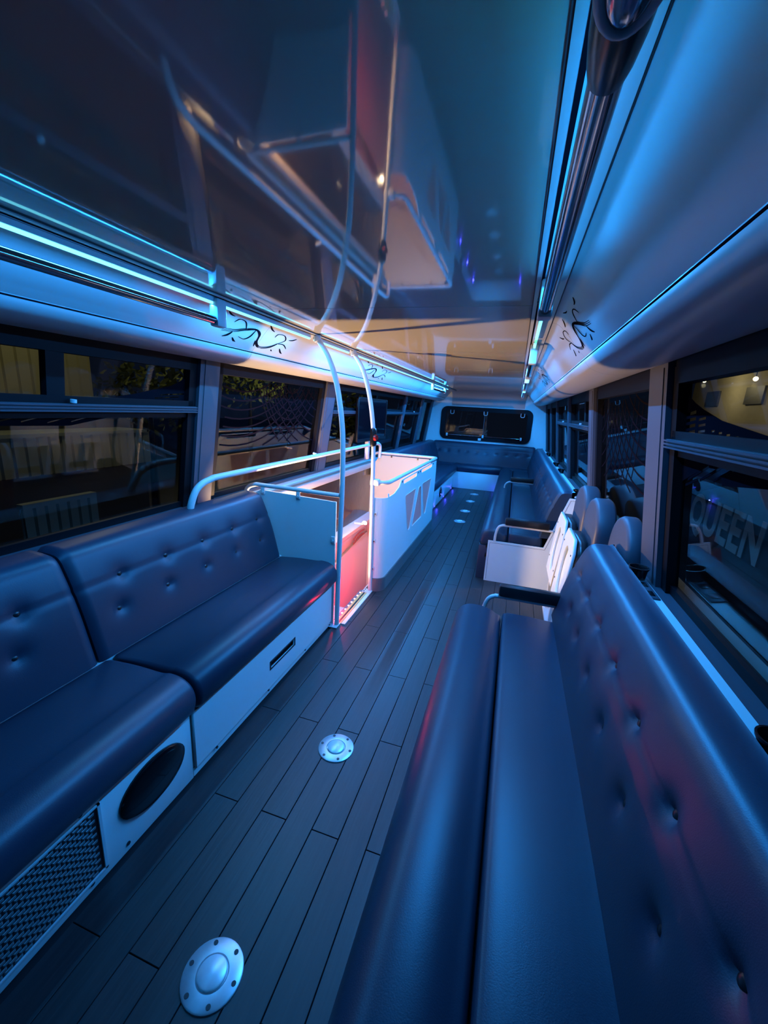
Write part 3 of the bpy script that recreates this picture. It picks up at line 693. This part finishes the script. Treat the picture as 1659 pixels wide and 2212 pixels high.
# rear seat
seatB = [(8.335, 0.345), (8.315, 0.41), (8.33, 0.452), (8.37, 0.474), (8.50, 0.476), (8.66, 0.468), (8.70, 0.40), (8.68, 0.33), (8.50, 0.325), (8.38, 0.325)]
cushion('seat_cushion', seatB, -1.11, -0.17, LEATHER, UB, axis='x')
backB = [(8.60, 0.466), (8.64, 0.60), (8.69, 0.75), (8.715, 0.84), (8.74, 0.885), (8.78, 0.895), (8.835, 0.89), (8.845, 0.84), (8.845, 0.47)]
tufted(backB, 0.42, -1.62, 0.42, [(-1.5+0.2*i, 0.25) for i in range(10)], LEATHER, UB, axis='x', seam_s=0.34, mirror=1, step=0.03, btn=False)
MB().box(-1.11, -0.18, 8.345, 8.80, 0.0, 0.33, 0.004).build('base_panel', WHITE, UB)
cushion('corner_cushion', [(8.33, 0.40), (8.34, 0.47), (8.62, 0.47), (8.66, 0.40), (8.60, 0.33), (8.36, 0.33)], -1.70, -1.11, LEATHER, UB, axis='x')
cushion('corner_cushion', [(8.33, 0.40), (8.34, 0.47), (8.62, 0.47), (8.66, 0.40), (8.60, 0.33), (8.36, 0.33)], -0.17, 0.40, LEATHER, UB, axis='x')
# left limb of the U
cushion('seat_cushion', seatL, 5.30, 8.32, LEATHER, UB)
tufted(backL, 0.43, 5.30, 8.62, [(5.45+0.26*i, 0.30) for i in range(12)], LEATHER, UB, seam_s=0.295, mirror=-1, step=0.03, btn=False)
MB().box(-1.45, -1.085, 5.30, 8.33, 0.0, 0.31, 0.003).build('base_panel', WHITE, UB)
MB().box(-1.72, -1.45, 5.30, 8.8, 0.0, 0.46).build('back_box', WHITE, UB)
s2 = MB(); vs = []
for i, (rr_, h) in enumerate(((0.0, 0.012), (0.09, 0.010), (0.105, 0.006), (0.105, -0.004))):
    for k in range(28):
        a = 2*math.pi*k/28; vs.append((-1.085+h, 6.85+1.1*rr_*math.cos(a), 0.165+0.85*rr_*math.sin(a)))
s2.add(vs, [(i*28+k, i*28+(k+1) % 28, (i+1)*28+(k+1) % 28, (i+1)*28+k) for i in range(3) for k in range(28)])
s2.build('speaker', SPK, UB)
for x, y in ((-1.078, 6.35), (-1.078, 7.2), (-1.078, 8.1), (-0.205, 8.25)):
    o = MB().tube([(x, y, 0.022), (x+0.006, y, 0.022)], 0.012, 10).build('floor_light', LEDV, UB)

# ================================================================== folding single seats on the right
def fold_seat(y0, y1, label, pan=True, sx=0.0):
    t = thing('folding_seat', label, 'seat', (0.5, (y0+y1)/2, 0.0), 'folding seats under the right window')
    yc = (y0+y1)/2; hw = (y1-y0)/2-0.012
    pr = [(yc-hw, 0.36), (yc-hw, 0.86)] + [(yc+hw*math.cos(a), 0.86+0.185*math.sin(a)) for a in [math.pi*(1-k/14) for k in range(1, 14)]] + [(yc+hw, 0.86), (yc+hw, 0.36)]
    m = MB(); n = len(pr); vs = []
    cz = sum(z for y, z in pr)/n
    for x, ins in ((0.485, 0.028), (0.489, 0.010), (0.503, 0.0), (0.575, 0.0), (0.590, 0.012)):
        for y, z in pr:
            dy, dz = y-yc, z-cz; L = math.hypot(dy, dz); k = (L-ins)/L; vs.append((x+sx*(0.6 if x > 0.55 else 1)+(cz+dz*k-0.36)*0.02, yc+dy*k, cz+dz*k))
    m.add(vs, [(i*n+k, i*n+(k+1) % n, (i+1)*n+(k+1) % n, (i+1)*n+k) for i in range(4) for k in range(n)] + [tuple(range(n)), tuple(4*n+k for k in range(n))])
    m.build('backrest', LEATHER2, t, 60)
    if pan:
        def pl(x0):
            return lambda a, b, c: Vector((x0-0.04*(b-0.30)/0.5*-1+c, a, b))
        out = [(y0+0.02, 0.34), (y1-0.02, 0.34), (y1-0.02, 0.74), (y1-0.08, 0.81), (y0+0.08, 0.81), (y0+0.02, 0.74)]
        ov = [(yc+0.105*math.cos(2*math.pi*k/28), 0.56+0.17*math.sin(2*math.pi*k/28)) for k in range(28)]
        p = curve_plate('seat_pan', [out, ov], 0.018, pl(0.375), WHITE, t)
        curve_plate('pan_recess', [[(yc+0.11*math.cos(2*math.pi*k/28), 0.56+0.175*math.sin(2*math.pi*k/28)) for k in range(28)]], 0.004, pl(0.388), WHITE, p)
        curve_plate('pan_cushion', [[(y0+0.022, 0.33), (y1-0.022, 0.33), (y1-0.022, 0.735), (y1-0.08, 0.80), (y0+0.08, 0.80), (y0+0.022, 0.735)]], 0.05, pl(0.417), BLACKPAD, p)
        for (a, b) in ((y0+0.05, 0.72), (y1-0.05, 0.72), (y0+0.05, 0.45), (y1-0.05, 0.45)):
            q = pl(0.366)(a, b, 0); MB().cyl(q, q+Vector((-0.003, 0, 0)), 0.006, 8).build('screw', SCREW, p)
        MB().box(0.40, 0.48, y0+0.06, y0+0.10, 0.02, 0.40).build('leg', BRACK, t)
        MB().box(0.40, 0.48, y1-0.10, y1-0.06, 0.02, 0.40).build('leg', BRACK, t)
        MB().box(0.385, 0.50, y0+0.05, y1-0.05, 0.0, 0.02).build('foot_plate', BRACK, t)
    else:
        MB().box(0.56, 0.60, y0+0.05, y1-0.05, 0.0, 0.40).build('leg', BRACK, t)
fold_seat(2.92, 3.38, 'folded-up single seat nearest the white side panel, round-topped grey back')
fold_seat(2.46, 2.90, 'middle folded-up single seat, white oval-recessed pan and round grey back')
fold_seat(2.03, 2.43, 'round-topped grey seat back tight against the near window pillar', False, 0.058)

# ================================================================== stair guards, poles, rails
def pole(y, pts, label, plate=True):
    t = thing('grab_pole', label, 'pole', (pts[0][0], y, 0))
    MB().tube(cat_rom([(x, y, z) for x, z in pts], 6), 0.0165, 16).build('tube', PAINT, t)
    x = pts[0][0]
    MB().box(x-0.055, x+0.02, y-0.05, y+0.02, 0.0005, 0.008, 0.003).build('foot_plate', PAINT, t)
    for k in (-0.035, 0.0): MB().cyl((x-0.04, y+k, 0.008), (x-0.04, y+k, 0.011), 0.006, 8).build('bolt', SCREW, t)
    MB().tube([(pts[-1][0]-0.004, y, pts[-1][1]-0.006), (pts[-1][0]-0.012, y, 1.893)], 0.022, 16).build('ceiling_cup', BRACK, t)
    return t
P1 = pole(2.418, [(-1.028, 0.004), (-1.025, 0.5), (-1.018, 0.95), (-1.022, 1.25), (-1.036, 1.42), (-1.074, 1.62), (-1.128, 1.765), (-1.200, 1.870)], 'white floor-to-ceiling pole at the end of the left bench, nearer of the two')
P2 = pole(3.035, [(-0.998, 0.004), (-1.010, 0.5), (-1.020, 0.95), (-1.030, 1.25), (-1.048, 1.42), (-1.084, 1.60), (-1.138, 1.76), (-1.210, 1.870)], 'white floor-to-ceiling pole at the corner of the white stair guard, with black stop button')
b = MB().box(-1.048, -1.002, 2.985, 3.050, 1.205, 1.345, 0.018).build('stop_button_box', BLACK, P2)
MB().tube([(-1.006, 3.00, 1.275), (-0.990, 2.995, 1.275)], [0.026, 0.02], 16).build('red_button', LENSRED, b)
G1 = thing('stair_guard', 'white guard board with tube rail closing the far end of the left bench', 'guard', (-1.35, 2.42, 0.0))
gp = [(-1.70, 0.0), (-1.055, 0.0), (-1.055, 0.885), (-1.62, 0.905), (-1.70, 0.86)]
curve_plate('guard_board', [gp], 0.014, lambda a, b, c: Vector((a, 2.418+c, b)), WHITE, G1)
MB().tube(cat_rom([(-1.745, 2.418, 0.76), (-1.745, 2.418, 0.86), (-1.725, 2.418, 0.91), (-1.67, 2.418, 0.935), (-1.60, 2.418, 0.937), (-1.30, 2.418, 0.934), (-1.035, 2.418, 0.930)], 5), 0.0150, 14).build('rail', PAINT, G1)
for x, z in ((-1.60, 0.895), (-1.33, 0.893), (-1.068, 0.62), (-1.068, 0.3)):
    c = MB().box(x-0.014, x+0.014, 2.402, 2.414, z-0.018, z+0.030, 0.003).build('clip', PAINT, G1)
    MB().cyl((x, 2.402, z), (x, 2.397, z), 0.008, 10).build('bolt', BRACK, c)
WR = thing('wall_handrail', 'long pale blue-white handrail rising from the left bench back along the window', 'handrail', (-1.62, 3.5, 0.85))
MB().tube(cat_rom([(-1.66, 1.795, 0.84), (-1.655, 1.80, 0.92), (-1.65, 1.85, 1.005), (-1.648, 1.95, 1.040), (-1.647, 2.15, 1.048), (-1.645, 3.4, 1.052), (-1.645, 4.85, 1.055), (-1.645, 5.05, 1.045), (-1.648, 5.14, 1.0), (-1.655, 5.15, 0.86)], 6), 0.019, 14).build('rail', PAINT, WR)
for y in (3.42, 4.9):
    MB().tube([(-1.647, y, 1.05), (-1.68, y, 1.045), (-1.735, y, 1.06)], 0.010, 8).build('rail_bracket', PAINT, WR)
# the white guard around the well
G2 = thing('stair_guard', 'tall white stair guard box with triangle inserts and tube rim beside the aisle', 'guard', (-1.2, 4.1, 0.0))
XS, YE, ZT = -0.905, 5.19, 0.905
def side_map(a, b, c):
    """a runs from the pole round the corner (radius 0.09) then along the aisle"""
    R_, x_c, y_c = 0.085, XS-0.085, 3.045+0.085
    if a < 0: return Vector((x_c+a, 3.045+c, b))
    arc = R_*math.pi/2
    if a < arc:
        t = a/R_; return Vector((x_c+(R_-c)*math.sin(t), y_c-(R_-c)*math.cos(t), b))
    return Vector((XS-c, y_c+(a-arc), b))
# strips so that the corner bends smoothly
L_tot = 0.085*math.pi/2+(YE-3.13)
arc = 0.085*math.pi/2
def A_(y): return arc+(y-3.13)
cuts = [-0.012, 0.0] + [arc*k/8 for k in range(1, 9)]
# corner part: panel with big rounded notch below the rim
cm_ = MB()
for i in range(len(cuts)-1):
    a0, a1 = cuts[i], cuts[i+1]; zt = 0.80 if a0 < arc*0.85 else 0.83
    vs = [side_map(a, z, c) for c in (0, 0.008) for a in (a0, a1) for z in (0.10, zt)]
    cm_.add(vs, [(0,1,3,2),(4,6,7,5),(0,4,5,1),(2,3,7,6),(0,2,6,4),(1,5,7,3)])
cm_.build('corner_panel', WHITE, G2, 70)
tri = [[(A_(3.665), .712), (A_(4.10), .712), (A_(3.93), .318), (A_(3.85), .318)],
       [(A_(4.235), .700), (A_(4.345), .700), (A_(4.475), .318), (A_(4.02), .318)],
       [(A_(4.41), .712), (A_(4.93), .700), (A_(4.70), .312), (A_(4.62), .312)]]
tri = [round_poly(t, 0.03) for t in tri]
slots = [rrect(A_(3.58), A_(4.10), 0.835, 0.875, 0.018), rrect(A_(4.33), A_(4.90), 0.838, 0.876, 0.018)]
outer = [(arc, 0.10), (A_(YE), 0.06), (A_(YE), 0.885), (A_(3.50), 0.885), (A_(3.44), 0.835), (A_(3.30), 0.802), (arc, 0.80)]
sp = curve_plate('side_panel', [outer]+slots+tri, 0.008, lambda a, b, c: side_map(a, b, c+0.004), WHITE, G2)
for tpoly in tri:
    cx_ = sum(p[0] for p in tpoly)/len(tpoly); cy_ = sum(p[1] for p in tpoly)/len(tpoly)
    big = [(cx_+(a-cx_)*1.05, cy_+(b-cy_)*1.05) for a, b in tpoly]
    curve_plate('triangle_insert', [big], 0.004, lambda a, b, c: side_map(a, b, c+0.011), FROST, sp)
    pts = [side_map(a, b, -0.001) for a, b in tpoly]
    MB().tube(pts+[pts[0]], 0.0035, 6, caps=False).build('insert_trim', WHITE, sp)
# kick skirt
sk = MB()
for i, (a0, a1) in enumerate([(cuts[k], cuts[k+1]) for k in range(len(cuts)-1)]+[(arc, A_(YE))]):
    vs = [side_map(a, z, c) for c, zs in ((-0.010, (0.0, 0.115)), (0.006, (0.0, 0.115))) for a in (a0, a1) for z in zs]
    sk.add(vs, [(0,1,3,2),(4,6,7,5),(0,4,5,1),(2,3,7,6),(0,2,6,4),(1,5,7,3)])
sk.build('kick_skirt', SKIRT, G2, 70)
ep = [(-1.79, 0.0), (XS, 0.0), (XS, 0.80), (XS-0.04, 0.80), (XS-0.10, 0.89), (-1.66, 0.89), (-1.72, 0.80), (-1.79, 0.78)]
curve_plate('end_board', [ep], 0.014, lambda a, b, c: Vector((a, YE+0.01+c, b)), CREAM, G2)
rp = [(-1.01, 3.045, 0.925)] + [(XS-0.085+0.085*math.sin(t), 3.13-0.085*math.cos(t), 0.925) for t in [math.pi/2*k/8 for k in range(9)]] + \
     [(XS, 4.0, 0.922), (XS, 5.10, 0.918)] + [(XS-0.06+0.06*math.cos(t), 5.13+0.06*math.sin(t), 0.918) for t in [math.pi/2*k/6 for k in range(1, 7)]] + [(-1.68, 5.19, 0.918)] + \
     [(-1.68-0.08*math.sin(t), 5.19, 0.918-0.08*(1-math.cos(t))) for t in [math.pi/2*k/6 for k in range(1, 7)]] + [(-1.76, 5.19, 0.62)]
MB().tube(rp, 0.0165, 14).build('rim_rail', PAINT, G2)
MB().box(-1.04, -0.965, 3.022, 3.068, 0.90, 0.952, 0.010).build('rail_clamp', PAINT, G2)
for y in (3.52, 4.16, 4.25, 4.97): MB().tube([side_map(A_(y), 0.868, -0.004), side_map(A_(y), 0.868, 0.0)], 0.010, 8).build('bolt', SCREW, G2)
for z in (0.67, 0.44, 0.20):
    q = MB().box(-1.002, -0.972, 3.038, 3.045, z-0.015, z+0.015, 0.003).build('clip', PAINT, G2)
    MB().cyl((-0.985, 3.038, z), (-0.985, 3.034, z), 0.006, 8).build('bolt', SCREW, q)
for x in (-1.50, -1.15): MB().box(x-0.008, x+0.008, 5.182, 5.20, 0.87, 0.90).build('clip', SCREW, G2)

# ================================================================== screen on the left
TV = thing('television', 'black flat screen angled in front of the left window behind the poles', 'screen', (-1.70, 5.0, 1.1))
def tvmap(a, b, c): return Vector((-1.712+0.02*a+c, 4.95+a, b))
curve_plate('screen_panel', [rrect(-0.5, 0.5, 1.10, 1.59, 0.012)], 0.03, tvmap, SCRN, TV)
curve_plate('bezel', [rrect(-0.51, 0.51, 1.09, 1.60, 0.015), rrect(-0.485, 0.485, 1.125, 1.58, 0.006)], 0.006, lambda a, b, c: tvmap(a, b, c+0.018), BLACK, TV)
MB().box(-1.76, -1.715, 4.86, 4.92, 0.86, 1.14, 0.004).build('stand_bracket', BRACK, TV)

# ================================================================== floor sockets
def floor_disc(y, i):
    t = thing('floor_socket', ['steel table socket in the floor, nearest the viewer', 'steel table socket in the floor beside the drawer front', 'steel table socket in the floor just beyond the white stair guard',
        'second of the four small far floor sockets', 'third of the four small far floor sockets', 'farthest steel floor socket, before the rear bench'][i], 'floor socket', (-0.592, y, 0.0), 'round steel table sockets in the aisle floor')
    x = -0.592
    def lathe(P, n=40):
        v = []
        for rr_, h in P:
            for k in range(n): a = 2*math.pi*k/n; v.append((x+rr_*math.cos(a), y+rr_*math.sin(a), h))
        return MB().add(v, [(q*n+k, q*n+(k+1) % n, (q+1)*n+(k+1) % n, (q+1)*n+k) for q in range(len(P)-1) for k in range(n)])
    lathe([(0.0805, 0.0), (0.0795, 0.004), (0.076, 0.0062), (0.043, 0.0075), (0.040, 0.004), (0.0, 0.004)]).build('flange', ALU, t)
    lathe([(0.038, 0.003), (0.038, 0.010), (0.035, 0.0125), (0.0, 0.0135)]).build('cap', ALUD, t)
    for k in range(6):
        a = math.radians(k*60+1); cx_, cy_ = x+0.0665*math.cos(a), y+0.0665*math.sin(a)
        MB().cyl((cx_, cy_, 0.0063), (cx_, cy_, 0.0078), 0.0062, 12).build('screw', SCREW, t)
for i, y in enumerate((0.617, 1.428, 5.70, 6.365, 7.144, 7.823)): floor_disc(y, i)

# ================================================================== outside
GZ = -2.6
ASPH = mat('asphalt_night', (0.05, 0.05, 0.05), 0.7, var=0.3, vscale=0.8)
CORR = mat('corrugated_cream', (0.55, 0.52, 0.38), 0.6)
CORR2 = mat('corrugated_grey', (0.40, 0.44, 0.40), 0.6)
BUSD = mat('dark_bus_side', (0.05, 0.055, 0.07), 0.5)
LETT = mat('grey_lettering', (0.62, 0.64, 0.66), 0.6)
LEAF = mat('night_leaves', (0.10, 0.12, 0.03), 0.7)
RED = mat('red_paint', (0.5, 0.02, 0.02), 0.5)
struct(MB().box(-60, 60, -40, 80, GZ-0.1, GZ).build('ground', ASPH, smooth=0), 'dark yard outside the bus')
def corrugated(name, label, x, y0, y1, z0, z1, pitch, m, cat='container', depth=0.05):
    t = thing(name, label, cat, (x, (y0+y1)/2, z0))
    q = MB(); y = y0; P = []
    while y < y1:
        P += [(x, y), (x, y+pitch*0.72), (x-depth, y+pitch*0.79), (x-depth, y+pitch*0.93)]; y += pitch
    P.append((x, y1)); vs = [(a, b, z) for a, b in P for z in (z0, z1)]
    q.add(vs, [(2*i, 2*i+1, 2*i+3, 2*i+2) for i in range(len(P)-1)])
    q.box(x-(2.4 if cat == 'shed' else 0.8 if cat == 'container' else 0.08), x-depth-0.01, y0, y1, z0, z1)
    q.build('corrugated_side', m, t, 0)
    MB().box(x-(2.4 if cat == 'shed' else 0.8 if cat == 'container' else 0.08), x+0.03, y0-0.02, y1+0.02, z1-0.0, z1+0.06).build('top_rail', m, t, 0)
    return t
t = corrugated('shed', 'cream corrugated metal building lit outside the near left window', -9, 2.4, 7.1, 1.24, 3.2, 0.235, CORR, 'shed')
MB().box(-11.4, -9.03, 2.4, 7.1, GZ, 1.23).build('dark_base', BUSD, t, 0)
t = corrugated('shipping_container', 'pale ribbed container across the lower half of the near left window', -8, 4.2, 7.45, -0.02, 0.66, 0.2, CORR2, 'container')
MB().box(-8.9, -8.05, 4.2, 7.45, GZ, -0.03).build('dark_base', BUSD, t, 0)
t = corrugated('ribbed_panel', 'grey ribbed metal panel standing low in the yard on the left', -5.6, 3.35, 4.25, -1.2, 0.05, 0.14, CORR2, 'panel')
point('yard_point', (-6.6, 5.2, 3.8), 60, (1.0, 0.88, 0.42), 0.1)
point('yard_point', (-9.5, 12.5, 3.0), 150, (1.0, 0.85, 0.5), 0.1)
# trees
def tree(x, y, h, label):
    t = thing('tree', label, 'tree', (x, y, GZ), 'trees in the yard')
    MB().tube([(x, y, GZ), (x+0.05, y, GZ+h*0.45), (x, y+0.1, GZ+h*0.75)], [0.14, 0.10, 0.04], 8).build('trunk', BLACK, t)
    m = MB()
    for k in range(500):
        a = random.uniform(0, 6.28); b_ = random.gauss(0, 0.5); rr_ = h*0.26*random.random()**0.4
        c = Vector((x+rr_*math.cos(a)*math.cos(b_), y+rr_*math.sin(a)*math.cos(b_), GZ+h*0.74+rr_*math.sin(b_)))
        u = Vector((random.uniform(-1, 1), random.uniform(-1, 1), random.uniform(-1, 1))).normalized()*0.16; v = u.orthogonal().normalized()*0.07
        m.add([c-u, c-v, c+u, c+v], [(0, 1, 2, 3)])
    o = m.build('foliage', LEAF, t, 0); o['kind'] = 'stuff'
tree(-11.5, 10.9, 5.6, 'dark tree catching yellow light beyond the near left window')
tree(-13, 18.5, 7.0, 'dark tree seen through the second left window')
tree(-6.5, 16.5, 5.0, 'dark tree seen through the far left windows')
point('yard_point', (-9.5, 17.0, 2.0), 300, (1.0, 0.9, 0.55), 0.1)
# yard lights as fixtures
for i, (x, y, z) in enumerate(((-16, 14.2, 3.3), (-15.8, 27, 3.0), (-14, 30.0, 2.0), (-9, 5.4, -1.95), (12.5, 30.5, 4.6), (9.0, 21.2, 3.45), (9.0, 26.3, 3.75))):
    t = thing('yard_light', ['small round light far out past the near left window', 'faint light in the second left window', 'low light in the second left window', 'tiny light low in the near left window',
              'faint light beyond the far right windows', 'warm lamp at the canopy in the right window', 'warm lamp at the left end of the canopy in the right window'][i], 'lamp', (x, y, z))
    q = []; rr_ = 0.10 if i < 4 else 0.09
    bm = bmesh.new(); bmesh.ops.create_icosphere(bm, subdivisions=2, radius=rr_)
    for v in bm.verts: v.co += Vector((x, y, z))
    bm.verts.index_update(); MB().add([v.co[:] for v in bm.verts], [[v.index for v in f_.verts] for f_ in bm.faces]).build('bulb', LAMPW, t); bm.free()
    zb = GZ if i < 4 else 0
    if i < 5: MB().tube([(x, y, GZ), (x, y, z-rr_)], 0.04, 8).build('post', BLACK, t)
    else: MB().tube([(x, y, z+rr_), (x, y, 4.595)], 0.015, 8).build('hanging_rod', BLACK, t)
# canopy building on the right
CAN = mat('canopy_render', (0.36, 0.33, 0.26), 0.7, var=0.15, vscale=1)
t = thing('depot_canopy', 'beige canopy building with warm lamps beyond the near right window', 'building', (12, 22, GZ))
MB().box(10.5, 10.9, 13, 32, GZ, 4.6).build('rear_wall', CAN, t, 0)
MB().box(7.6, 10.9, 13, 32, 4.6, 4.8).build('roof', CAN, t, 0)
for y in (14.5, 19, 23.5, 28): MB().box(10.4, 10.5, y, y+1.6, 2.6, 3.4).build('panel_window', BUSD, t, 0)
point('canopy_lamp', (9.0, 21.2, 3.2), 130, (1.0, 0.8, 0.45), 0.1)
point('canopy_lamp', (9.0, 26.3, 3.5), 130, (1.0, 0.8, 0.45), 0.1)
# neighbouring bus with lettering
nb = thing('bus', 'dark parked bus with big grey letters outside the near right window', 'bus', (3.6, 5.0, GZ))
MB().box(2.42, 4.9, 1.5, 12, GZ+0.35, 1.15, 0.08).build('body', BUSD, nb)
for y in (3.0, 6.2, 9.6): MB().cyl((2.38, y, GZ+0.5), (2.7, y, GZ+0.5), 0.5, 24).build('wheel', BLACK, nb)
def text_on(txt, y_left, y_right, z0, z1, x, parent, m):
    cu = bpy.data.curves.new('lettering', 'FONT'); cu.body = txt; cu.size = 1; cu.extrude = 0.004; cu.offset = 0.03; cu.space_character = 1.06
    t_ = bpy.data.objects.new('tmp', cu); COL.objects.link(t_); dg = bpy.context.evaluated_depsgraph_get(); me = bpy.data.meshes.new_from_object(t_.evaluated_get(dg))
    bpy.data.objects.remove(t_); bpy.data.curves.remove(cu)
    xs = [v.co.x for v in me.vertices]; ys = [v.co.y for v in me.vertices]; a0, a1, b0, b1 = min(xs), max(xs), min(ys), max(ys)
    for v in me.vertices:
        s = (v.co.x-a0)/(a1-a0); q = (v.co.y-b0)/(b1-b0); v.co = Vector((x-0.01+v.co.z, y_left+(y_right-y_left)*s, z0+(z1-z0)*q))
    me.materials.clear(); me.materials.append(m); return link('lettering', me, parent)
text_on('QUEEN', 6.45, 4.72, 0.10, 0.64, 2.41, nb, LETT)
point('yard_point', (1.5, 5.6, 2.9), 9, (0.8, 0.85, 1.0), 0.1)  # unseen fill light added above the gap so the lettering shows
